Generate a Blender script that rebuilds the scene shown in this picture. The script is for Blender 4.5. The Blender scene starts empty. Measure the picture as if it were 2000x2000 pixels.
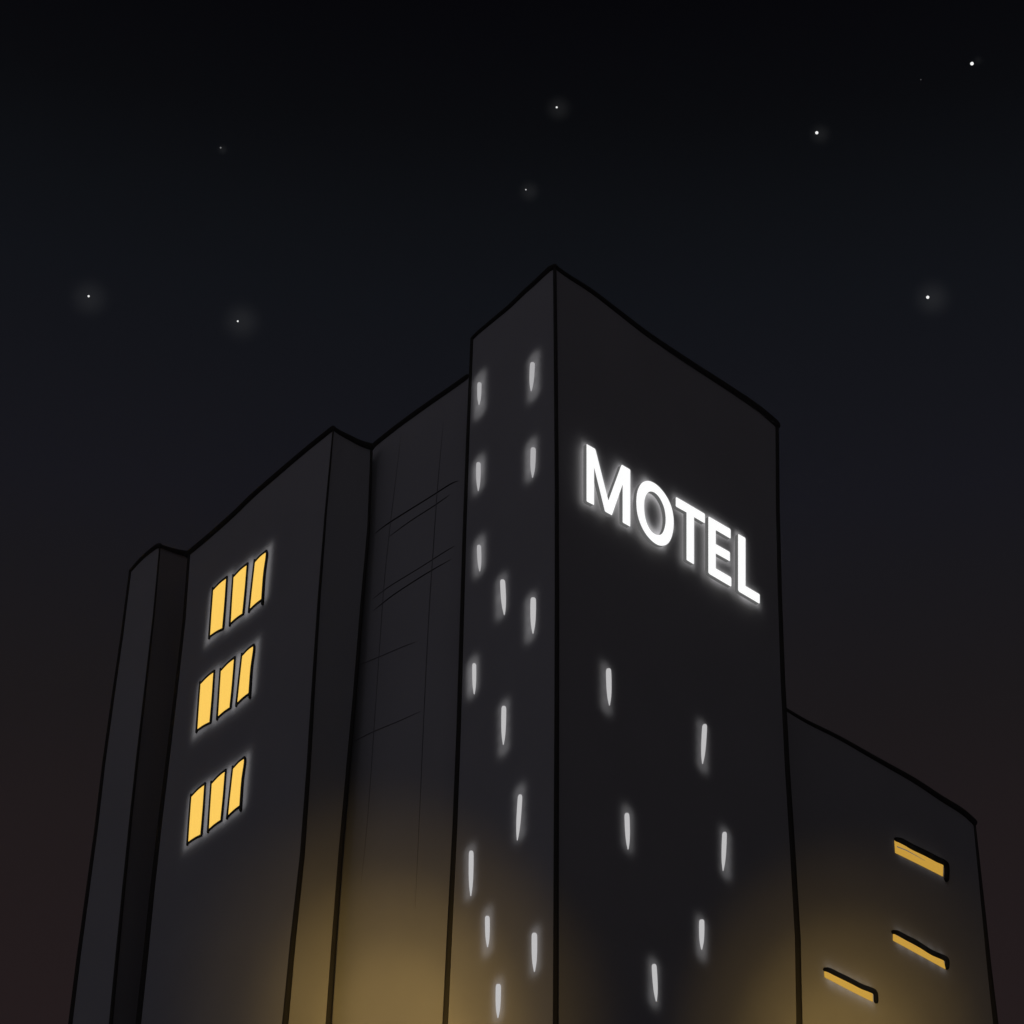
import bpy, bmesh, math, random
from mathutils import Vector
from mathutils.bvhtree import BVHTree
from mathutils.geometry import tessellate_polygon
random.seed(7)
R = math.radians
S = bpy.context.scene
COL = S.collection

def lin(c):
    return tuple(((v / 255) / 12.92 if v / 255 <= 0.04045 else ((v / 255 + 0.055) / 1.055) ** 2.4) for v in c)

# ------------------------------------------------------------------ camera
F = 4000.0            # focal length in pixels of a 2000 px wide picture
PX0, PY0 = 1085.0, 1000.0
TH = math.atan(2667 / 4000)
CAM = Vector((0, 0, 1.7))
cd = bpy.data.cameras.new('camera'); cam = bpy.data.objects.new('camera', cd); COL.objects.link(cam)
cam.location = CAM; cam.rotation_euler = (R(90) + TH, 0, 0)
cd.sensor_width = 36; cd.lens = 36 * F / 2000; cd.shift_x = -(PX0 - 1000) / 2000
cd.clip_start = 0.1; cd.clip_end = 6000
S.camera = cam
S.view_settings.view_transform = 'Standard'; S.view_settings.look = 'None'
S.view_settings.exposure = 0; S.view_settings.gamma = 1
S.render.engine = 'CYCLES'
S.cycles.use_denoising = True
S.cycles.max_bounces = 6; S.cycles.diffuse_bounces = 3; S.cycles.volume_bounces = 0
S.cycles.sample_clamp_indirect = 4

# ------------------------------------------------------------------ night sky
W = bpy.data.worlds.new('World'); S.world = W; W.use_nodes = True
nt = W.node_tree; nt.nodes.clear()
tc = nt.nodes.new('ShaderNodeTexCoord'); sx = nt.nodes.new('ShaderNodeSeparateXYZ')
nt.links.new(tc.outputs['Generated'], sx.inputs[0])
rp = nt.nodes.new('ShaderNodeValToRGB'); nt.links.new(sx.outputs['Z'], rp.inputs[0])
SKY = [(0.0, (38, 29, 30)), (0.336, (35, 27, 28)), (0.42, (31, 25.5, 27)), (0.469, (27, 24, 26)), (0.52, (24, 23, 27)), (0.555, (22, 22, 28)),
       (0.635, (16, 18, 23)), (0.665, (13, 15, 19)), (0.70, (8, 9, 12)), (0.745, (4, 4, 7)), (1.0, (4, 4, 6))]
while len(rp.color_ramp.elements) < len(SKY): rp.color_ramp.elements.new(0.5)
for e, (p, c) in zip(rp.color_ramp.elements, SKY):
    e.position = p
for e, (p, c) in zip(rp.color_ramp.elements, SKY):
    e.color = (*lin(c), 1)
b1 = nt.nodes.new('ShaderNodeBackground'); nt.links.new(rp.outputs[0], b1.inputs[0]); b1.inputs[1].default_value = 1.02
# bright lobe added to the unseen sky behind and left, lighting the walls
SKY_FILL = 0.132
dt = nt.nodes.new('ShaderNodeVectorMath'); dt.operation = 'DOT_PRODUCT'
nt.links.new(tc.outputs['Generated'], dt.inputs[0]); dt.inputs[1].default_value = Vector((-0.52, -0.84, 0.15)).normalized()
mx = nt.nodes.new('ShaderNodeMath'); mx.operation = 'MAXIMUM'; mx.inputs[1].default_value = 0
nt.links.new(dt.outputs['Value'], mx.inputs[0])
pw = nt.nodes.new('ShaderNodeMath'); pw.operation = 'POWER'; pw.inputs[1].default_value = 2.0
nt.links.new(mx.outputs[0], pw.inputs[0])
ml = nt.nodes.new('ShaderNodeMath'); ml.operation = 'MULTIPLY'; ml.inputs[1].default_value = SKY_FILL
nt.links.new(pw.outputs[0], ml.inputs[0])
b2 = nt.nodes.new('ShaderNodeBackground'); b2.inputs[0].default_value = (0.83, 0.83, 1.0, 1)
nt.links.new(ml.outputs[0], b2.inputs[1])
ad = nt.nodes.new('ShaderNodeAddShader'); nt.links.new(b1.outputs[0], ad.inputs[0]); nt.links.new(b2.outputs[0], ad.inputs[1])
wo = nt.nodes.new('ShaderNodeOutputWorld'); nt.links.new(ad.outputs[0], wo.inputs[0])
# weak sun lamp, added behind the viewer to brighten the walls
md = bpy.data.lights.new('wall_fill', 'SUN'); md.energy = 0.04; md.angle = R(10); md.color = (0.88, 0.92, 1.0)
mo = bpy.data.objects.new('wall_fill', md); COL.objects.link(mo)
mo.rotation_euler = Vector((0.1, -1.0, 0.5)).to_track_quat('Z', 'Y').to_euler()

# ------------------------------------------------------------------ helpers
def ray(px, py):
    dx, dv = (px - PX0) / F, (PY0 - py) / F
    return Vector((dx, math.cos(TH) - dv * math.sin(TH), math.sin(TH) + dv * math.cos(TH)))
def at(px, py, y):
    d = ray(px, py); return CAM + d * (y / d.y)
AX = Vector((0, math.cos(TH), math.sin(TH)))
def mpp(p):                                    # metres per picture pixel at a point
    return (p - CAM).dot(AX) / F

def thing(name, label, cat, loc=(0, 0, 0), group=None):
    o = bpy.data.objects.new(name, None); COL.objects.link(o); o.location = loc
    o['label'] = label; o['category'] = cat
    if group: o['group'] = group
    return o
def obj(name, verts, faces, mats, parent=None, mi=None, smooth=False):
    me = bpy.data.meshes.new(name)
    off = Vector((0, 0, 0)); q = parent
    while q is not None: off += q.location; q = q.parent
    me.from_pydata([tuple(Vector(v) - off) for v in verts], [], faces)
    for m in (mats if isinstance(mats, (list, tuple)) else [mats]): me.materials.append(m)
    if mi:
        for p, k in zip(me.polygons, mi): p.material_index = k
    if smooth:
        for p in me.polygons: p.use_smooth = True
    bm = bmesh.new(); bm.from_mesh(me)
    if not mi: bmesh.ops.recalc_face_normals(bm, faces=bm.faces)
    bm.to_mesh(me); bm.free()
    o = bpy.data.objects.new(name, me); COL.objects.link(o)
    if parent: o.parent = parent
    return o

def spline(pts, n=5):
    if len(pts) < 3: 
        return [tuple(a + (b - a) * i / n for a, b in zip(pts[0], pts[1])) for i in range(n + 1)]
    out = []
    P = [pts[0]] + list(pts) + [pts[-1]]
    for i in range(1, len(P) - 2):
        p0, p1, p2, p3 = P[i - 1], P[i], P[i + 1], P[i + 2]
        for k in range(n):
            t = k / n
            out.append(tuple(0.5 * (2 * b + (c - a) * t + (2 * a - 5 * b + 4 * c - d) * t * t + (3 * b - a - 3 * c + d) * t ** 3)
                             for a, b, c, d in zip(p0, p1, p2, p3)))
    out.append(tuple(pts[-1])); return out

def tube(pts, radii, n=10, V=None, Fc=None):
    """round rod along 3-D points with its own radius at each point and rounded ends"""
    V = [] if V is None else V; Fc = [] if Fc is None else Fc
    pts = [Vector(p) for p in pts]
    t0 = (pts[1] - pts[0]).normalized(); t1 = (pts[-1] - pts[-2]).normalized()
    P, Rr = [], []
    for a in (0.98, 0.8, 0.5): P.append(pts[0] - t0 * radii[0] * a * 0.9); Rr.append(radii[0] * math.sqrt(max(0.02, 1 - a * a)))
    P += pts; Rr += list(radii)
    for a in (0.5, 0.8, 0.98): P.append(pts[-1] + t1 * radii[-1] * a * 0.9); Rr.append(radii[-1] * math.sqrt(max(0.02, 1 - a * a)))
    base = len(V); up = Vector((0.31, -0.9, 0.3))
    for i, p in enumerate(P):
        t = (P[min(i + 1, len(P) - 1)] - P[max(i - 1, 0)]).normalized()
        u = (up - t * up.dot(t)).normalized(); w = t.cross(u)
        for k in range(n):
            a = 2 * math.pi * k / n
            V.append(p + (u * math.cos(a) + w * math.sin(a)) * Rr[i])
    for i in range(len(P) - 1):
        for k in range(n):
            a = base + i * n + k; b = base + i * n + (k + 1) % n
            Fc.append((a, b, b + n, a + n))
    Fc.append(tuple(base + k for k in range(n))[::-1]); Fc.append(tuple(base + (len(P) - 1) * n + k for k in range(n)))
    return V, Fc

# ------------------------------------------------------------------ materials
def mat_surface(name, col, rough=0.85, var=0.0, bump=0.0, scale=1.0, spec=0.2):
    m = bpy.data.materials.new(name); m.use_nodes = True; n = m.node_tree; b = n.nodes['Principled BSDF']
    b.inputs['Base Color'].default_value = (*col, 1); b.inputs['Roughness'].default_value = rough
    b.inputs['Specular IOR Level'].default_value = spec
    if var or bump:
        t = n.nodes.new('ShaderNodeTexCoord')
        nz = n.nodes.new('ShaderNodeTexNoise'); nz.inputs['Scale'].default_value = scale; nz.inputs['Detail'].default_value = 6
        n.links.new(t.outputs['Object'], nz.inputs['Vector'])
        if var:
            r = n.nodes.new('ShaderNodeValToRGB')
            r.color_ramp.elements[0].position = 0.3; r.color_ramp.elements[1].position = 0.7
            r.color_ramp.elements[0].color = (*[c * (1 - var) for c in col], 1); r.color_ramp.elements[1].color = (*[c * (1 + var) for c in col], 1)
            n.links.new(nz.outputs['Fac'], r.inputs[0]); n.links.new(r.outputs[0], b.inputs['Base Color'])
        if bump:
            n2 = n.nodes.new('ShaderNodeTexNoise'); n2.inputs['Scale'].default_value = scale * 25; n2.inputs['Detail'].default_value = 4
            n.links.new(t.outputs['Object'], n2.inputs['Vector'])
            bp = n.nodes.new('ShaderNodeBump'); bp.inputs['Strength'].default_value = bump; bp.inputs['Distance'].default_value = 0.01
            n.links.new(n2.outputs['Fac'], bp.inputs['Height']); n.links.new(bp.outputs[0], b.inputs['Normal'])
    return m
def mat_emit(name, col, strength=1.0):
    m = bpy.data.materials.new(name); m.use_nodes = True; n = m.node_tree; b = n.nodes['Principled BSDF']
    b.inputs['Base Color'].default_value = (0.01, 0.01, 0.01, 1); b.inputs['Specular IOR Level'].default_value = 0
    b.inputs['Emission Color'].default_value = (*col, 1); b.inputs['Emission Strength'].default_value = strength
    return m
WALL = mat_surface('painted_render', (0.33, 0.325, 0.335), 0.95, var=0.03, bump=0.15, scale=0.35, spec=0.05)
TRIM = mat_surface('black_trim', (0.03, 0.028, 0.025), 1.0, spec=0.0)
BLACK = mat_surface('black_hood_paint', (0.008, 0.008, 0.008), 1.0, spec=0.0)
SEAM = mat_surface('faint_seam', (0.14, 0.135, 0.14), 0.9, spec=0.0)
ASPH = mat_surface('asphalt', (0.05, 0.05, 0.052), 0.95, var=0.2, bump=0.3, scale=0.6)
PAVE = mat_surface('pavement', (0.25, 0.24, 0.23), 0.9, var=0.12, bump=0.3, scale=0.8)
STEEL = mat_surface('galvanised_steel', (0.35, 0.35, 0.36), 0.5, spec=0.5)
AMBER = mat_emit('lit_amber_pane', lin((255, 206, 95)), 1.04)
AMBER_DIM = mat_emit('lit_amber_pane_dim', lin((200, 155, 62)), 1.0)
WHITE = mat_emit('lit_letter_face', (1, 1, 1), 1.06)
HALO = mat_emit('letter_back_lamp', (1, 0.99, 0.97), 0.35)
LSIDE = mat_emit('grey_glow', (0.118, 0.118, 0.118), 1.0)  # grey light put into the letter sides and glazing bar as emission
SLIT = mat_emit('lit_slit', lin((193, 192, 193)), 1.0)
SLITD = mat_emit('lit_slit_dim', lin((177, 176, 178)), 1.0)
LENS = mat_emit('lamp_lens', (1.0, 0.66, 0.24), 6)

# ------------------------------------------------------------------ ground
def struct(o): o['kind'] = 'structure'; return o
struct(obj('ground', [(-900, -300, 0), (900, -300, 0), (900, 1500, 0), (-900, 1500, 0)], [(0, 1, 2, 3)], ASPH))
def slab(name, poly, z0, z1, m, parent=None):
    n = len(poly)
    V = [(x, y, z0) for x, y in poly] + [(x, y, z1) for x, y in poly]
    Fc = [tuple(range(n))[::-1], tuple(range(n, 2 * n))] + [(i, (i + 1) % n, n + (i + 1) % n, n + i) for i in range(n)]
    return obj(name, V, Fc, m, parent)
struct(slab('pavement', [(-45, 33), (45, 33), (45, 110), (-45, 110)], -0.3, 0.13, PAVE))

# ------------------------------------------------------------------ towers
DL = Vector((-math.sin(R(37.0)), math.cos(R(37.0)), 0))      # run of every left-hand facade, going away
DR = Vector((math.sin(R(43.1)), math.cos(R(43.1)), 0))       # run of every right-hand facade, going away
def reach(C, d, px, py):
    """how far along d from C the facade passes the sight line of a pixel"""
    r = ray(px, py); k = r.x / r.y
    return (k * C.y - C.x) / (d.x - k * d.y)

def interp(poly, y):
    for a, b in zip(poly, poly[1:]):
        if a[1] <= y <= b[1]:
            t = (y - a[1]) / (b[1] - a[1]); return a[0] + (b[0] - a[0]) * t
    return poly[0][0] if y < poly[0][1] else poly[-1][0]

def column(edge, y, plumb=None):
    """points of one corner of a tower, roof to ground; edge is the leaning hand-built line, else plumb"""
    if plumb is not None:
        p = plumb; return [Vector((p.x, p.y, p.z * (1 - k / 8))) for k in range(9)]
    e = spline(edge, 4); y0, y1 = e[0][1], 2000
    pts = []
    for k in range(8):
        yy = y0 + (y1 - y0) * k / 7
        pts.append(at(interp(e, yy), yy, y))
    last = pts[-1].copy(); last.z = 0; pts.append(last)
    return pts

def body(root, roofL, roofR, colL, colC, colR):
    """closed lofted shell; roofL runs L->C, roofR runs C->R (3-D points between the corners)"""
    colB = [l + r - c for l, r, c in zip(colL, colR, colC)]
    for b, c in zip(colB, colC): b.z = c.z
    V, Fc = [], []
    cols = [colL, colC, colR, colB]
    for cset in cols: V += cset
    n = len(colL); idx = lambda c, k: c * n + k
    for c in range(4):
        d = (c + 1) % 4
        for k in range(1, n - 1): Fc.append((idx(c, k), idx(c, k + 1), idx(d, k + 1), idx(d, k)))
    iL = list(range(len(V), len(V) + len(roofL))); V += roofL
    iR = list(range(len(V), len(V) + len(roofR))); V += roofR
    Fc.append([idx(0, 0)] + iL + [idx(1, 0), idx(1, 1), idx(0, 1)])
    Fc.append([idx(1, 0)] + iR + [idx(2, 0), idx(2, 1), idx(1, 1)])
    Fc.append((idx(2, 0), idx(3, 0), idx(3, 1), idx(2, 1)))
    Fc.append((idx(3, 0), idx(0, 0), idx(0, 1), idx(3, 1)))
    Fc.append([idx(0, 0)] + iL + [idx(1, 0)] + iR + [idx(2, 0), idx(3, 0)])
    Fc.append((idx(0, n - 1), idx(1, n - 1), idx(2, n - 1), idx(3, n - 1)))
    o = obj('wall', V, Fc, WALL, root)
    bm = bmesh.new(); bm.from_mesh(o.data)
    bmesh.ops.triangulate(bm, faces=bm.faces); bmesh.ops.recalc_face_normals(bm, faces=bm.faces)
    bm.to_mesh(o.data); bm.free()
    tree = BVHTree.FromPolygons([Vector(v.co) + root.location for v in o.data.vertices], [tuple(p.vertices) for p in o.data.polygons])
    return tree

def hit(tree, px, py):
    d = ray(px, py).normalized(); loc, nor, i, dist = tree.ray_cast(CAM, d)
    if loc is None:
        loc, nor, i, dist = tree.find_nearest(CAM + d * 60)
    if nor.dot(d) > 0: nor = -nor
    return loc, nor

def on_line(p, q, px, py):
    """point of the upright plane through p and q on the sight line of a pixel"""
    d = (q - p); nrm = Vector((d.y, -d.x, 0)); r = ray(px, py)
    return CAM + r * ((p - CAM).dot(nrm) / r.dot(nrm))

def edge_trim(name, pts, w0, w1, root, label=None):
    n = len(pts); rad = [mpp(p) * 1.55 * (w0 + (w1 - w0) * i / (n - 1)) / 2 for i, p in enumerate(pts)]
    V, Fc = tube(pts, rad)
    o = obj(name, V, Fc, TRIM, root, smooth=True)
    if label: o['label'] = label
    return o
def taper(pts, rad, parent, name, m):
    V, Fc = tube(pts, rad, 8); return obj(name, V, Fc, m, parent, smooth=True)

# --- hand-drawn outlines measured on the picture (2000 px)
roofM_L = [(922.6, 662), (936.7, 648), (965.6, 624), (996.7, 598), (1023.6, 572), (1048.5, 549.5), (1081, 519)]
roofM_R = [(1081, 519), (1106.4, 537.8), (1156, 570), (1214, 614.8), (1263.8, 653), (1338, 703.4), (1421, 757.3), (1479, 797), (1519, 831)]
edM_C = [(1083.5, 521), (1085.7, 740), (1087.4, 947), (1087.8, 1250), (1086.6, 1600), (1085.3, 2000)]
edM_L = [(922.6, 662), (920, 719), (916, 822.7), (912.6, 905.5), (908.5, 1029.7), (903, 1220), (898, 1398.8), (889.9, 1614), (881.6, 1779.7), (871.2, 2000)]
edM_R = [(1517, 831), (1517.6, 947), (1520.5, 1112.6), (1525, 1240), (1530.6, 1398.8), (1541, 1572.7), (1551.3, 1738), (1557.6, 1862.5), (1559.6, 2000)]
roof3 = [(725.5, 876), (744.9, 858.4), (781.2, 829.9), (817.4, 803.5), (848.4, 781.5), (884.7, 756.4), (913, 736.2)]
ed23 = [(725.5, 873), (725.3, 900), (723, 958.8), (717.8, 1062.3), (711.3, 1127), (704.8, 1200), (689, 1398.8), (676.6, 1531), (662, 1697), (649.7, 1862.5), (640.2, 2000)]
roof2_R = [(650.5, 837), (664.7, 846), (682.8, 855.5), (703.5, 866), (725.5, 873)]
roof2_L = [(366, 1083), (410.6, 1046), (460.3, 1001.6), (497, 966), (564, 908), (611, 868.5), (650.5, 837)]
ed2_C = [(651, 838), (646.6, 881), (637.5, 984.7), (628.5, 1101), (621, 1200), (608.5, 1399), (599.6, 1548), (588.7, 1690), (572.4, 1834.8), (556.9, 2000)]
ed12 = [(372.5, 1083), (370.2, 1124), (354.7, 1264), (337, 1420), (318.5, 1570), (300.7, 1726), (286.2, 1871), (272.5, 2000)]
roof1_L = [(255.9, 1115), (273.9, 1094.7), (292.6, 1077.7), (311.2, 1064)]
roof1_R = [(311.2, 1066), (336, 1074.5), (356, 1080), (372.5, 1083)]
ed1_C = [(312.5, 1066), (305, 1155.3), (292.6, 1270), (275, 1420), (255.3, 1600), (231.9, 1834.8), (216.3, 2000)]
ed1_L = [(255.3, 1115), (246, 1192.6), (224.2, 1344.8), (207, 1466), (191, 1600), (184.8, 1653.6), (159.4, 1834.8), (138.8, 2000)]
roof5 = [(1534, 1385), (1574, 1408.9), (1634.6, 1439), (1688.4, 1469.5), (1735.6, 1496.4), (1786, 1525), (1836.5, 1558.6), (1876.9, 1583.9), (1902, 1606.4)]
ed5_R = [(1902.4, 1606.4), (1908.8, 1669.7), (1919, 1770.6), (1930.7, 1888.4), (1943.2, 2000)]

D0 = 50.0
# --- MAIN tower with the sign
C = at(1083.5, 521, D0)
Cm = C
L = C + DL * reach(C, DL, 922.6, 662); Rm = C + DR * reach(C, DR, 1517, 831); Lm = L
def tower(label, C, yL, yR, eL, eC, eR, rL, rR, plumb=(None, None, None), group=None):
    root = thing('tower_block', label, 'building', (C.x, C.y, 0), group)
    cL = column(eL, yL, plumb[0]); cC = column(eC, C.y, plumb[1]); cR = column(eR, yR, plumb[2])
    pl = [on_line(cL[0], cC[0], *p) for p in spline(rL, 4)[1:-1]] if rL else []
    pr = [on_line(cC[0], cR[0], *p) for p in spline(rR, 4)[1:-1]] if rR else []
    tree = body(root, pl, pr, cL, cC, cR)
    return root, tree, cL, cC, cR, pl, pr
GRP = 'dark tower blocks standing in a row'
main, tM, cL, cC, cR, pl, pr = tower('tallest dark tower block, carrying the lit white motel sign', C, L.y, Rm.y, edM_L, edM_C, edM_R, roofM_L, roofM_R, group=GRP)
edge_trim('roof_coping', [cL[0]] + pl + [cC[0]], 5.5, 8, main)
edge_trim('roof_coping', [cC[0]] + pr + [cR[0]], 6, 10.5, main)
edge_trim('corner_trim', cC, 4.5, 7.5, main)
edge_trim('corner_trim', cL, 5, 10, main)
edge_trim('corner_trim', cR, 5.5, 11, main)

# --- block with the scored wall, between main tower and the block of yellow windows
P3 = at(918, 733, Lm.y + 2.2)
C3 = P3 - DL * 1.25
tl = reach(C3, DL, 725.5, 876) + 1.8
L3 = C3 + DL * tl; R3 = C3 + DR * 4.0
zC3 = on_line(P3, L3, 725.5, 876).z
C3.z = on_line(P3, L3, 914, 735.5).z + 0.4; L3.z = zC3 - 0.9; R3.z = C3.z
root3, t3, cL, cC, cR, pl, pr = tower('mid-height dark block with thin scored lines on its wall, beside the tallest tower', C3, 0, 0, None, None, None,
    [(700, 899)] + roof3, None, (L3, C3, R3), GRP)
edge_trim('roof_coping', [on_line(L3, C3, *p) for p in spline([(719, 880.5)] + roof3[1:], 4)], 7.5, 7.5, root3)
y23 = (C3 + DL * (tl - 1.8)).y

# --- block with the yellow windows
Rr2 = at(725.5, 873, y23 - 0.7)
a = reach(Rr2, -DR, 650.5, 837)
C2 = Rr2 - DR * a; C2.z = at(650.5, 837, C2.y).z
t2 = reach(C2, DL, 366, 1083)
L2v = C2 + DL * t2
root2, t2r, cL, cC, cR, pl, pr = tower('dark block with nine amber windows in three rows', C2, L2v.y, Rr2.y, [(370, 1083)] + ed12[1:], ed2_C, ed23, roof2_L, roof2_R, group=GRP)
edge_trim('roof_coping', [on_line(cL[0], cC[0], *p) for p in spline(roof2_L, 4)], 8, 8, root2)
edge_trim('roof_coping', [cC[0]] + pr + [cR[0] - (cR[0] - pr[-1]) * 0.15], 6, 9.5, root2)
edge_trim('corner_trim', cC, 2.0, 9, root2)
edge_trim('corner_trim', cL, 4.5, 11, root2)
edge_trim('corner_trim', cR, 3.5, 9, root2)
e = cR[0]; edge_trim('corner_trim', [e + Vector((0, 0, 0.13)), e - Vector((0, 0, 0.3))], 1.6, 4.5, root2)

# --- narrow block at the left end, standing behind the block with the yellow windows
k = reach(L2v, DL, 311.2, 1065)
Q = L2v + DL * k
C1 = at(311.2, 1065, Q.y - 1.0)
R1 = C1 + DR * reach(C1, DR, 372.5, 1083); R1.z = at(372.5, 1083, R1.y).z
L1 = C1 + DL * reach(C1, DL, 255.5, 1115)
ed1_R = [(x + 14, y) for x, y in ed12]
root1, t1, cL, cC, cR, pl, pr = tower('narrow dark block without windows, lowest of the towers to the left', C1, L1.y, R1.y + 1.2, ed1_L, ed1_C, ed1_R, roof1_L, roof1_R + [(386, 1086)], group=GRP)
edge_trim('roof_coping', [cL[0]] + pl + [cC[0]], 5, 7, root1)
edge_trim('roof_coping', [cC[0] + (pr[0] - cC[0]) * 0.7] + pr, 4.5, 10, root1)
edge_trim('corner_trim', cC, 2.0, 5.5, root1)
edge_trim('corner_trim', cL, 4.5, 8, root1)

# --- lower block at the right end
P5 = at(1530, 1385, Rm.y + 2.2)
C5 = P5 - DR * 1.2
t5 = reach(C5, DR, 1902.4, 1606.4)
R5 = C5 + DR * t5; L5 = C5 + DL * 4.0
C5.z = on_line(P5, R5, 1534, 1385).z + 0.1; L5.z = C5.z
root5, t5r, cL, cC, cR, pl, pr = tower('lower dark block with three hooded amber slot windows', C5, 0, R5.y, None, None, ed5_R, None, roof5, (L5, C5, None), GRP)
edge_trim('roof_coping', [on_line(cC[0], cR[0], *p) for p in spline(roof5, 4)], 4.5, 9.5, root5)
edge_trim('corner_trim', cR, 4, 10, root5)

# ------------------------------------------------------------------ scored lines on the middle block
def seam(pts, w, m, root, tree, label):
    s = spline(pts, 6); n = len(s); P, rad = [], []
    for i, p in enumerate(s):
        l, nr = hit(tree, *p); P.append(l + nr * 0.004)
        t = i / (n - 1); rad.append(mpp(l) * w / 2 * max(0.12, min(1, 4 * t, 4 * (1 - t)) ** 0.7))
    o = taper(P, rad, root, 'wall_seam', m); o['label'] = label; return o
for pts, w in (([(731.5, 1043), (762, 1020), (840, 971), (880, 945.5), (896, 939)], 2.6),
               ([(759, 1049), (800, 1019), (850, 986.5), (879, 966)], 2.0),
               ([(728, 1170), (760, 1146), (820, 1109), (870, 1077), (889, 1066)], 1.7),
               ([(729, 1193), (770, 1161), (830, 1122), (882, 1092)], 2.2)):
    seam(pts, w, TRIM, root3, t3, 'thin black slanting line scored on the wall')
for pts, w in (([(784, 845), (772, 945), (762, 1030), (751, 1135), (744, 1230), (731, 1420), (718, 1600), (705, 1730)], 1.6),
               ([(866, 825), (855, 950), (846, 1080), (838, 1200), (829, 1380), (821, 1560), (811, 1775)], 2.2),
               ([(701, 1299), (745, 1281), (785, 1264), (814, 1253)], 1.5),
               ([(687, 1451), (725, 1431), (780, 1408), (822, 1389)], 1.6)):
    seam(pts, w, SEAM, root3, t3, 'faint grey line scored on the wall')

# ------------------------------------------------------------------ unseen area light, added to throw a halo on the wall
def wash(parent, p, n, w, h, d, radiance, col=(1, 1, 1), spread=150, shape='RECTANGLE', axis=None):
    ld = bpy.data.lights.new('added_halo_light', 'AREA'); ld.shape = shape; ld.size = w; ld.size_y = h
    ld.energy = radiance * math.pi * w * h * (0.785 if shape == 'ELLIPSE' else 1); ld.color = col; ld.spread = R(spread)
    o = bpy.data.objects.new('added_halo_light', ld); COL.objects.link(o)
    off = Vector((0, 0, 0)); q = parent
    while q is not None: off += q.location; q = q.parent
    up = axis or Vector((0, 0, 1)); up = (up - n * up.dot(n)).normalized(); x = up.cross(n).normalized()
    from mathutils import Matrix
    m = Matrix((x, up, n)).transposed().to_4x4(); m.translation = p + n * d - off
    o.parent = parent; o.matrix_local = m
    return o
def flush_prism(name, outline, n, z0, z1, mats, parent, mi=(0, 0, 0), holes=()):
    """prism from an outline lying on the wall; z0/z1 = distance of its back and front from the wall"""
    loops = [outline] + list(holes)
    flat = [p for l in loops for p in l]; N = len(flat)
    tris = tessellate_polygon(loops)
    V = [p + n * z0 for p in flat] + [p + n * z1 for p in flat]
    Fc, mm = [], []
    for t in tris:
        a, b, c = t
        nn = (flat[b] - flat[a]).cross(flat[c] - flat[a])
        if nn.dot(n) < 0: a, b, c = c, b, a
        Fc.append((a + N, b + N, c + N)); mm.append(mi[0])
        Fc.append((c, b, a)); mm.append(mi[1])
    s = 0
    for l in loops:
        k = len(l)
        area = sum(((l[i] - l[0]).cross(l[(i + 1) % k] - l[0]) for i in range(k)), Vector((0, 0, 0)))
        ccw = area.dot(n) > 0
        if s: ccw = not ccw
        for i in range(k):
            a, b = s + i, s + (i + 1) % k
            Fc.append((a, b, b + N, a + N) if ccw else (b, a, a + N, b + N)); mm.append(mi[2])
        s += k
    return obj(name, V, Fc, mats, parent, mi=mm)

# ------------------------------------------------------------------ lit slits of the main tower
# top, bottom, width, halo centre x, halo top y, halo bottom y
SL = [((1040.6, 707.6), (1037.7, 764), 8.3, 1042, 697, 774, 0), ((937, 747), (936, 791), 7, 937, 735, 808, 0),
      ((935, 903), (934.6, 959), 7.6, 935, 898, 955, 0), ((1042, 874), (1040.6, 933), 9, 1037, 865, 931, 0),
      ((936, 1064.5), (937.5, 1116), 7, 936, 1055, 1117, 0), ((982, 1132), (985.5, 1201), 8.8, 979, 1130, 1200, 1),
      ((1042, 1167), (1041.4, 1237.6), 9.5, 1036, 1167, 1245, 1), ((926.7, 1295.7), (926.7, 1356), 6.6, 923, 1291, 1354, 1),
      ((984.7, 1379), (983.5, 1454.7), 8, 984, 1376, 1467, 1), ((1016.6, 1552), (1010.8, 1641.4), 7.6, 1015, 1541, 1634, 1),
      ((921, 1661.7), (920, 1750), 8, 918, 1658, 1749, 1), ((952.4, 1789), (952.8, 1850), 7.8, 952, 1779, 1860, 1),
      ((1044.3, 1822), (1044.3, 1898), 9.4, 1045, 1817, 1897, 1), ((974, 1922), (973, 1988), 8.8, 973, 1917, 1990, 1),
      ((1188, 1305.6), (1189.9, 1378), 9, 1184, 1303, 1386, 1), ((1376, 1414.5), (1371.7, 1492), 8.4, 1372, 1416, 1500, 1),
      ((1223.8, 1588), (1226.3, 1659), 8.4, 1226, 1582, 1656, 1), ((1414.7, 1625), (1411.8, 1701), 8, 1417, 1625, 1708, 1),
      ((1370, 1796), (1370, 1854.7), 9, 1370, 1797, 1868, 1), ((1276.8, 1883), (1281.4, 1956), 8.4, 1277, 1880, 1960, 1)]
PROFILE = [(0.0, 0.4), (0.015, 0.7), (0.05, 0.97), (0.12, 1.03), (0.3, 1.05), (0.5, 1.0), (0.66, 0.88), (0.78, 0.7), (0.88, 0.45), (0.95, 0.22), (1.0, 0.08)]
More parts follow.
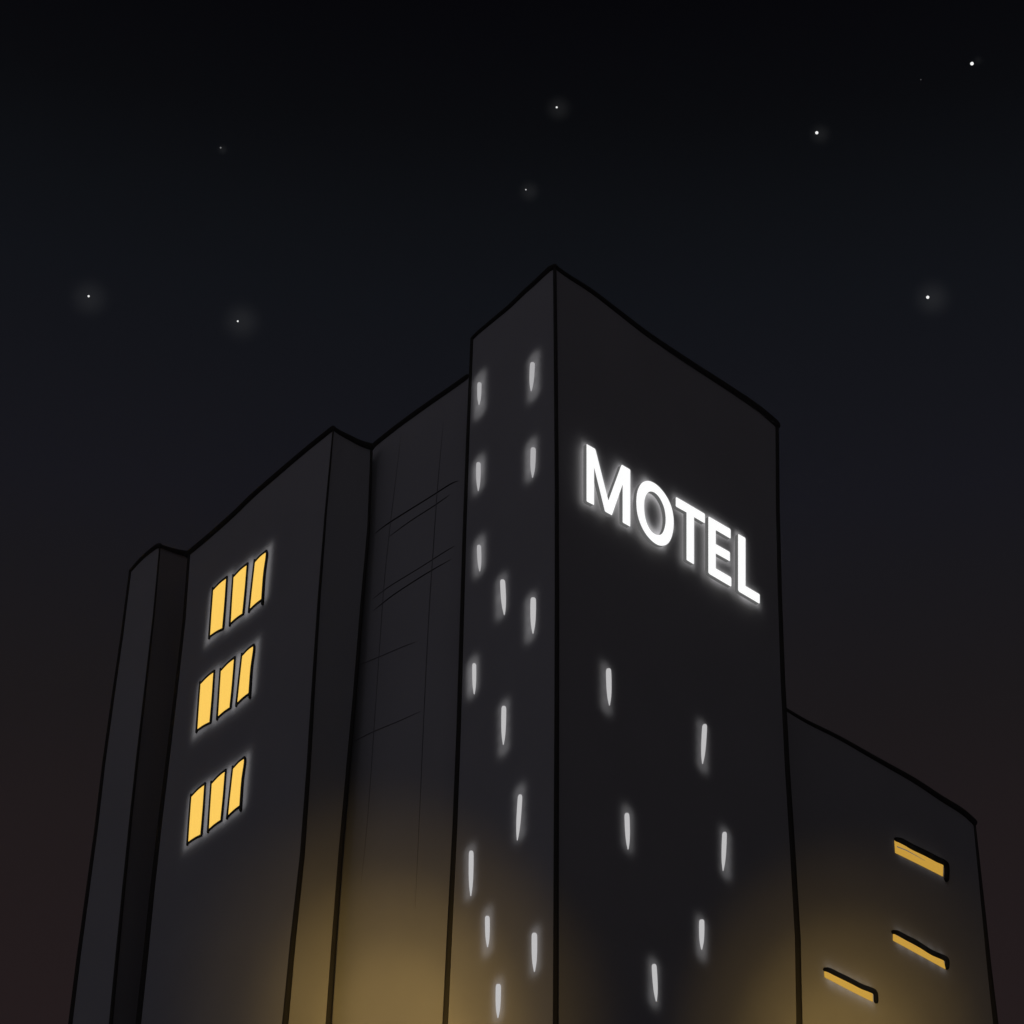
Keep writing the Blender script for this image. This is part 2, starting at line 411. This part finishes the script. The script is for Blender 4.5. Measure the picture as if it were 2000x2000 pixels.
for (x0, y0), (x1, y1), w, hx, h0, h1, br in SL:
    right = [(x0 + (x1 - x0) * t + w / 2 * k, y0 + (y1 - y0) * t) for t, k in PROFILE]
    left = [(x0 + (x1 - x0) * t - w / 2 * k, y0 + (y1 - y0) * t) for t, k in PROFILE][::-1]
    P = []; nn = None
    for q in right + left:
        l, nn = hit(tM, *q); P.append(l)
    o = flush_prism('slit_window', P, nn, -0.01, 0.02, SLIT if br else SLITD, main)
    o['label'] = 'narrow upright lit slit window, round at the top and pointed below'
    c, n = hit(tM, hx, (h0 + h1) / 2)
    # four unseen area lights, stacked off the wall, added for the slit's halo
    for k in range(4):
        py = h0 + 7 + (h1 - h0 - 14) * k / 3
        c, n = hit(tM, hx, py)
        e0, _ = hit(tM, hx - 10.5, py); e1, _ = hit(tM, hx + 10.5, py); a, _ = hit(tM, hx, py - 15); b, _ = hit(tM, hx, py + 15)
        wash(o, c, n, (e1 - e0).length, (a - b).length, 0.17, 0.23 if hx > 1087 else 0.28, shape='ELLIPSE')

# ------------------------------------------------------------------ nine amber windows
base = [[(417.4, 1150.6), (444.8, 1128.9), (437.6, 1228.3), (410.6, 1243.8)],
        [(457.2, 1125.2), (485.1, 1102.5), (476.8, 1199.5), (451, 1219)],
        [(499.1, 1095.7), (521.5, 1078.3), (513.5, 1171.5), (488.3, 1192.6)]]
for gi, (ox, oy) in enumerate(((0, 0), (-24.8, 183.3), (-42.6, 403.2))):
    row = []
    for wi, q in enumerate(base):
        tl, tr, br_, bl = [(x + ox, y + oy) for x, y in q]
        def stroke(pts, w0, w1, V, Fc):
            s = spline(pts, 6); P, rd = [], []
            for i, p in enumerate(s):
                l, n = hit(t2r, *p); P.append(l + n * 0.03); rd.append(mpp(l) * 1.35 * (w0 + (w1 - w0) * i / (len(s) - 1)) / 2)
            tube(P, rd, 8, V, Fc)
        V, Fc = [], []
        last = wi == 2
        mid = lambda a, b, dx, dy: ((a[0] + b[0]) / 2 + dx, (a[1] + b[1]) / 2 + dy)
        stroke([(tl[0] + 0.5, tl[1] + 1), mid(tl, tr, -0.5, -1.5), (tr[0], tr[1] - 2)], 2.6, 3.2, V, Fc)
        stroke([(tl[0] - 0.6, tl[1] - 2), mid(tl, bl, -0.8, 0), (bl[0] - 0.8, bl[1] + 3.5)], 2.6, 3.6, V, Fc)
        stroke([(bl[0], bl[1] + 0.5), mid(bl, br_, 0, -1.0), (br_[0], br_[1])], 2.8, 3.4, V, Fc)
        if last: stroke([(tr[0] - 0.2, tr[1] - 2), (tr[0] + 1.4, tr[1] + 8), mid(tr, br_, 0.4, 0), (br_[0] + 0.8, br_[1] + 8)], 3.6, 5.2, V, Fc)
        else: stroke([(tr[0], tr[1] - 2), mid(tr, br_, 0.4, 0), (br_[0] + 0.2, br_[1] - 2)], 2.8, 4.0, V, Fc)
        fr = obj('window', V, Fc, BLACK, root2, smooth=True)
        fr['label'] = ('upright amber window, %s of its row of three in the %s row' % (('first', 'middle', 'last')[wi], ('top', 'middle', 'bottom')[gi]))
        P = []
        for p in (tl, mid(tl, tr, -0.3, -1.2), tr, br_, mid(bl, br_, 0, -0.8), bl):
            l, n = hit(t2r, *p); P.append(l)
        flush_prism('pane', P, n, -0.02, 0.015, AMBER, fr)
        row.append(fr)
        qx = (tl[0] + tr[0] + br_[0] + bl[0]) / 4; qy = (tl[1] + tr[1] + br_[1] + bl[1]) / 4
        c, n = hit(t2r, qx, qy)
        a, _ = hit(t2r, qx - 21, qy + 15); b, _ = hit(t2r, qx + 21, qy - 15); u, _ = hit(t2r, qx, qy - 50); v, _ = hit(t2r, qx, qy + 50)
        wash(fr, c, n, (b - a).length, (u - v).length, 0.2, 0.5, spread=160)  # unseen area light added for the halo round the window

# ------------------------------------------------------------------ three hooded slot windows
Z6 = lambda pts: [(1500 + x * .3365, 1350 + y * .3365) for x, y in pts]
HW = [('highest hooded slot window, with a deeper amber pane', Z6([(733, 868), (738, 938), (870, 1003), (1013, 1075), (1015, 1010)]),
       Z6([(738, 862), (770, 870), (830, 905), (900, 938), (970, 975), (1022, 1000), (1032, 1030), (1030, 1092)]), 12, 0),
      ('middle hooded slot window with a shallow amber pane', Z6([(725, 1408), (725, 1447), (880, 1532), (1028, 1613), (1017, 1565)]),
       Z6([(720, 1400), (745, 1403), (800, 1433), (850, 1458), (900, 1490), (950, 1520), (1022, 1552), (1034, 1570), (1033, 1603)]), 10.5, 0.12),
      ('lowest hooded slot window, nearer the tallest tower', Z6([(325, 1624), (328, 1660), (470, 1735), (606, 1803), (604, 1757)]),
       Z6([(325, 1617), (350, 1620), (400, 1646), (470, 1680), (540, 1716), (600, 1738), (618, 1755), (622, 1800)]), 10.5, 0.2)]
for lab, pane, hood, w, br in HW:
    s = spline(hood, 5); P, rd = [], []
    for i, p in enumerate(s):
        l, n = hit(t5r, *p); P.append(l + n * 0.03); t = i / (len(s) - 1)
        rd.append(mpp(l) * w / 2 * (0.72 + 0.28 * min(1, t * 4)))
    V, Fc = tube(P, rd, 12)
    o = obj('window', V, Fc, BLACK, root5, smooth=True); o['label'] = lab
    P = []
    for p in pane:
        l, n = hit(t5r, *p); P.append(l)
    flush_prism('pane', P, n, -0.02, 0.02, AMBER_DIM, o)
    if w == 12:
        q = [hit(t5r, *p) for p in Z6([(746, 904), (800, 925), (860, 958), (905, 984)])]
        taper([l + n * 0.03 for l, n in q], [mpp(l) * r for (l, n), r in zip(q, (1.0, 0.9, 0.6, 0.25))], o, 'glazing_bar', LSIDE)
    xs = [p[0] for p in pane]; ys = [p[1] for p in pane]
    # unseen area lights, added along the hood so that a glow hugs it
    for k in range(5):
        t = (k + 0.5) / 5
        px = xs[0] + (xs[3] - xs[0]) * t; py = (ys[0] + ys[1]) / 2 + ((ys[3] + ys[4]) / 2 - (ys[0] + ys[1]) / 2) * t
        c, n = hit(t5r, px + 3, py - 1)
        wash(o, c, n, 0.5, 0.62, 0.22, 0.30 + br, spread=160, shape='ELLIPSE')

# ------------------------------------------------------------------ the sign
Z8 = lambda pts: [(1100 + x * .2174, 830 + y * .2174) for x, y in pts]
GLY = {'M': ([(212, 172), (286, 214), (292, 228), (406, 678), (522, 362), (530, 358), (598, 398), (603, 408), (603, 908), (598, 912), (540, 880), (534, 872), (534, 535), (440, 805), (434, 811), (380, 780), (374, 772), (278, 382), (278, 712), (274, 719), (216, 690), (210, 680), (210, 178)], []),
 'O': ([(657, 690), (662, 620), (680, 560), (710, 518), (755, 502), (800, 512), (850, 545), (900, 600), (945, 670), (975, 745), (990, 820), (993, 890), (985, 965), (965, 1030), (935, 1070), (895, 1085), (850, 1078), (800, 1045), (750, 990), (710, 925), (680, 850), (662, 770)],
       [(727, 735), (730, 680), (745, 630), (765, 605), (790, 598), (820, 608), (855, 640), (885, 690), (908, 750), (919, 815), (920, 870), (912, 920), (898, 960), (880, 982), (858, 988), (830, 982), (800, 962), (772, 925), (748, 870), (733, 805)]),
 'T': ([(1011, 655), (1018, 648), (1268, 795), (1274, 806), (1274, 876), (1268, 882), (1176, 828), (1176, 1245), (1171, 1251), (1114, 1217), (1108, 1210), (1108, 786), (1016, 735), (1011, 725)], []),
 'E': ([(1304, 830), (1310, 823), (1498, 932), (1505, 945), (1505, 1015), (1500, 1020), (1371, 945), (1371, 1070), (1492, 1138), (1499, 1150), (1499, 1218), (1494, 1223), (1371, 1155), (1371, 1288), (1505, 1366), (1511, 1380), (1511, 1446), (1505, 1452), (1315, 1340), (1304, 1325)], []),
 'L': ([(1571, 988), (1576, 980), (1632, 1012), (1638, 1022), (1638, 1446), (1760, 1518), (1766, 1528), (1766, 1598), (1760, 1604), (1580, 1498), (1571, 1482)], [])}
OC = [(692, 690), (715, 590), (772, 550), (845, 590), (905, 680), (950, 780), (955, 880), (935, 980), (877, 1035), (810, 1000), (755, 930), (715, 850)]
STROKES = {'M': [((245, 215), (245, 695)), ((262, 260), (400, 730)), ((548, 430), (415, 730)), ((570, 410), (570, 885))],
           'O': [(OC[i], OC[(i + 2) % 12]) for i in range(0, 12, 2)],
           'T': [((1030, 700), (1255, 835)), ((1142, 800), (1142, 1225))],
           'E': [((1338, 860), (1338, 1315)), ((1360, 895), (1490, 970)), ((1360, 1120), (1485, 1183)), ((1360, 1325), (1495, 1400))],
           'L': [((1604, 1005), (1604, 1480)), ((1620, 1490), (1750, 1560))]}
sc_, sn = hit(tM, 1310, 1020)
sign = thing('motel_sign', 'glowing white MOTEL letters fixed high on the tallest tower', 'sign', tuple(sc_))
FRONT, BACK = 0.30, 0.17
org = sc_ + sn * FRONT
def on_plane(px, py):
    r = ray(px, py); return CAM + r * ((org - CAM).dot(sn) / r.dot(sn)) - sn * FRONT
for ch, (out, hole) in GLY.items():
    if ch == 'O': out = spline(out + [out[0]], 3)[:-1]; hole = spline(hole + [hole[0]], 3)[:-1]
    P = [on_plane(*p) for p in Z8(out)]; H = [[on_plane(*p) for p in Z8(hole)]] if hole else []
    o = flush_prism('letter', P, sn, BACK, FRONT, [WHITE, HALO, LSIDE], sign, mi=(0, 1, 2), holes=H)
    o['label'] = 'white lit capital letter ' + ch
    for pa, pb in STROKES[ch]:                    # unseen area lights, added wider than each stroke, throw the letter's halo
        (ax_, ay_), (bx_, by_) = Z8([pa, pb])
        a, _ = hit(tM, ax_ - 3, ay_ + 1); b, _ = hit(tM, bx_ - 3, by_ + 1)
        wash(o, (a + b) / 2, sn, 0.54, (b - a).length + 0.26, 0.15, 0.92, spread=165, axis=(b - a).normalized())

def ball(c, r, n=10):
    V, Fc = [], []
    for i in range(1, n):
        for k in range(2 * n):
            a, b = math.pi * i / n, math.pi * k / n
            V.append(c + Vector((math.sin(a) * math.cos(b), math.sin(a) * math.sin(b), math.cos(a))) * r)
    V += [c + Vector((0, 0, r)), c - Vector((0, 0, r))]; t, bt = len(V) - 2, len(V) - 1; m = 2 * n
    for i in range(n - 2):
        for k in range(m): Fc.append((i * m + k, (i + 1) * m + k, (i + 1) * m + (k + 1) % m, i * m + (k + 1) % m))
    for k in range(m): Fc.append((t, k, (k + 1) % m)); Fc.append((bt, (n - 2) * m + (k + 1) % m, (n - 2) * m + k))
    return V, Fc
def ball(c, r, n=10):
    V, Fc = [], []
    for i in range(1, n):
        for k in range(2 * n):
            a, b = math.pi * i / n, math.pi * k / n
            V.append(c + Vector((math.sin(a) * math.cos(b), math.sin(a) * math.sin(b), math.cos(a))) * r)
    V += [c + Vector((0, 0, r)), c - Vector((0, 0, r))]; t, bt = len(V) - 2, len(V) - 1; m = 2 * n
    for i in range(n - 2):
        for k in range(m): Fc.append((i * m + k, (i + 1) * m + k, (i + 1) * m + (k + 1) % m, i * m + (k + 1) % m))
    for k in range(m): Fc.append((t, k, (k + 1) % m)); Fc.append((bt, (n - 2) * m + (k + 1) % m, (n - 2) * m + k))
    return V, Fc
# ------------------------------------------------------------------ unseen stand-ins for the street lamps that cast the amber pools
# ------------------------------------------------------------------ amber floodlights on short posts across the street, below the picture
def box(c, hx, hy, hz, axes, V, Fc):
    b0 = len(V)
    for i in (-1, 1):
        for j in (-1, 1):
            for k in (-1, 1): V.append(c + axes[0] * hx * i + axes[1] * hy * j + axes[2] * hz * k)
    for f in ((0, 1, 3, 2), (4, 6, 7, 5), (0, 4, 5, 1), (2, 3, 7, 6), (0, 2, 6, 4), (1, 5, 7, 3)): Fc.append(tuple(b0 + q for q in f))
def floodlight(label, pos, aim, beams):
    root = thing('floodlight', label, 'floodlight', (pos.x, pos.y, 0), 'amber floodlights facing of the towers')
    b = Vector(root.location); top = Vector((pos.x, pos.y, pos.z - 0.45))
    V, Fc = tube([b, (b + top) / 2, top], [0.14, 0.11, 0.08], 14); obj('pole', V, Fc, STEEL, root, smooth=True)
    V, Fc = tube([b, b + Vector((0, 0, 0.45)), b + Vector((0, 0, 0.8))], [0.26, 0.23, 0.15], 14); obj('base', V, Fc, STEEL, root, smooth=True)
    z = (aim - pos).normalized(); x = z.cross(Vector((0, 0, 1))).normalized(); y = x.cross(z)
    ax = (x, y, z)
    V, Fc = [], []; tube([top, pos - x * 0.46 - y * 0.2, pos - x * 0.46], [0.03] * 3, 8, V, Fc); tube([top, pos + x * 0.46 - y * 0.2, pos + x * 0.46], [0.03] * 3, 8, V, Fc)
    obj('bracket', V, Fc, STEEL, root, smooth=True)
    V, Fc = [], []; box(pos, 0.42, 0.3, 0.12, ax, V, Fc); box(pos - z * 0.2, 0.3, 0.2, 0.075, ax, V, Fc)
    h = obj('lamp_head', V, Fc, STEEL, root)
    V, Fc = [], []; box(pos + z * 0.13, 0.36, 0.24, 0.008, ax, V, Fc); obj('lens', V, Fc, LENS, h)
    for power, cone in beams:                    # nested spot cones, added so that the pool of light fades outward
        ld = bpy.data.lights.new('flood_beam', 'SPOT'); ld.energy = power; ld.color = (1.0, 0.645, 0.18); ld.shadow_soft_size = 0.3
        ld.spot_size = R(cone); ld.spot_blend = 1.0
        o = bpy.data.objects.new('flood_beam', ld); COL.objects.link(o); o.parent = root
        o.location = pos + z * 0.5 - b; o.rotation_euler = (-z).to_track_quat('Z', 'Y').to_euler()
floodlight('amber floodlight on a short post, aimed at the blocks left of the tallest tower', Vector((-3, 12, 3)), at(776, 2015, 58), ((24000, 17.2), (44000, 11.5), (38000, 6.8)))
floodlight('amber floodlight on a short post, aimed at the lower block with hooded windows', Vector((6, 12, 3)), at(1655, 2065, 63), ((18000, 15.6), (38000, 10.6), (36000, 6.6)))

# ------------------------------------------------------------------ stars
def halo_mat(r, L):
    m = bpy.data.materials.new('star_glow'); m.use_nodes = True; n = m.node_tree; n.nodes.clear()
    out = n.nodes.new('ShaderNodeOutputMaterial'); em = n.nodes.new('ShaderNodeEmission')
    em.inputs[0].default_value = (0.95, 0.97, 1.0, 1)
    tc = n.nodes.new('ShaderNodeTexCoord'); vl = n.nodes.new('ShaderNodeVectorMath'); vl.operation = 'LENGTH'
    n.links.new(tc.outputs['Object'], vl.inputs[0])
    mr = n.nodes.new('ShaderNodeMapRange'); mr.interpolation_type = 'SMOOTHSTEP'
    mr.inputs['From Min'].default_value = 0; mr.inputs['From Max'].default_value = r
    mr.inputs['To Min'].default_value = L / r; mr.inputs['To Max'].default_value = 0
    mr.inputs['To Min'].default_value = 1
    p1 = n.nodes.new('ShaderNodeMath'); p1.operation = 'POWER'; p1.inputs[1].default_value = 1.5
    p2 = n.nodes.new('ShaderNodeMath'); p2.operation = 'MULTIPLY'; p2.inputs[1].default_value = 1.15 * L / r
    n.links.new(vl.outputs['Value'], mr.inputs['Value']); n.links.new(mr.outputs[0], p1.inputs[0])
    n.links.new(p1.outputs[0], p2.inputs[0]); n.links.new(p2.outputs[0], em.inputs[1])
    n.links.new(em.outputs[0], out.inputs['Volume']); return m
ST = [(1898.3, 124.3, 4.2, 1.0, 1910, 118, 16, .004, 'brightest star, high towards the top right corner'),
      (1798.5, 155.5, 1.3, .10, 0, 0, 0, 0, 'barely visible pinprick star beside the brightest star'),
      (1087.3, 209.6, 2.4, .9, 1091, 212, 38, .0085, 'small star high above the tallest tower'),
      (1027.1, 370.4, 1.6, .6, 1034, 374, 32, .0085, 'tiny star, the closest to the roof of the tallest tower'),
      (1595.3, 259.3, 3.7, 1.0, 1602, 262, 32, .008, 'bright star below the brightest one, left of it'),
      (431, 288.5, 2.0, .18, 434.5, 292, 16, .007, 'dim grey star, highest on the left side of the sky'),
      (173.1, 578.5, 2.6, .95, 175, 582, 58, .010, 'small star with a wide halo, farthest to the left'),
      (464.4, 627.4, 2.2, .9, 472, 628, 58, .010, 'small star with a wide halo above the block with amber windows'),
      (1812, 580.6, 3.8, 1.0, 1821, 583, 56, .011, 'bright star with a wide halo above the lower block on the right')]
for x, y, r, b, hx, hy, hr, hl, lab in ST:
    d = ray(x, y).normalized(); p = CAM + d * 1500; s = mpp(p)
    root = thing('star', lab, 'star', tuple(p), 'stars in the night sky')
    V, Fc = ball(p, r * s * 0.8); obj('star_core', V, Fc, mat_emit('star_light', (1, 1, 1), b), root, smooth=True)
    if hr:
        q = CAM + ray(hx, hy).normalized() * 1500
        V, Fc = ball(Vector(), hr * s, 16)
        h = obj('star_halo', V, Fc, halo_mat(hr * s, hl)); h.parent = root; h.location = q - p

# ------------------------------------------------------------------ thin night haze
HAZE = 0.0010
hv = [(x, y, z) for z in (-1, 46) for x, y in ((-62, -8), (62, -8), (62, 112), (-62, 112))]
hz = obj('haze', hv, [(0, 3, 2, 1), (4, 5, 6, 7), (0, 1, 5, 4), (1, 2, 6, 5), (2, 3, 7, 6), (3, 0, 4, 7)], [])
hz['kind'] = 'stuff'
hm = bpy.data.materials.new('haze_air'); hm.use_nodes = True; n = hm.node_tree; n.nodes.clear()
o_ = n.nodes.new('ShaderNodeOutputMaterial'); pv = n.nodes.new('ShaderNodeVolumePrincipled')
pv.inputs['Color'].default_value = (0.9, 0.9, 0.9, 1); pv.inputs['Density'].default_value = HAZE; pv.inputs['Anisotropy'].default_value = 0.65
n.links.new(pv.outputs[0], o_.inputs['Volume']); hz.data.materials.append(hm)
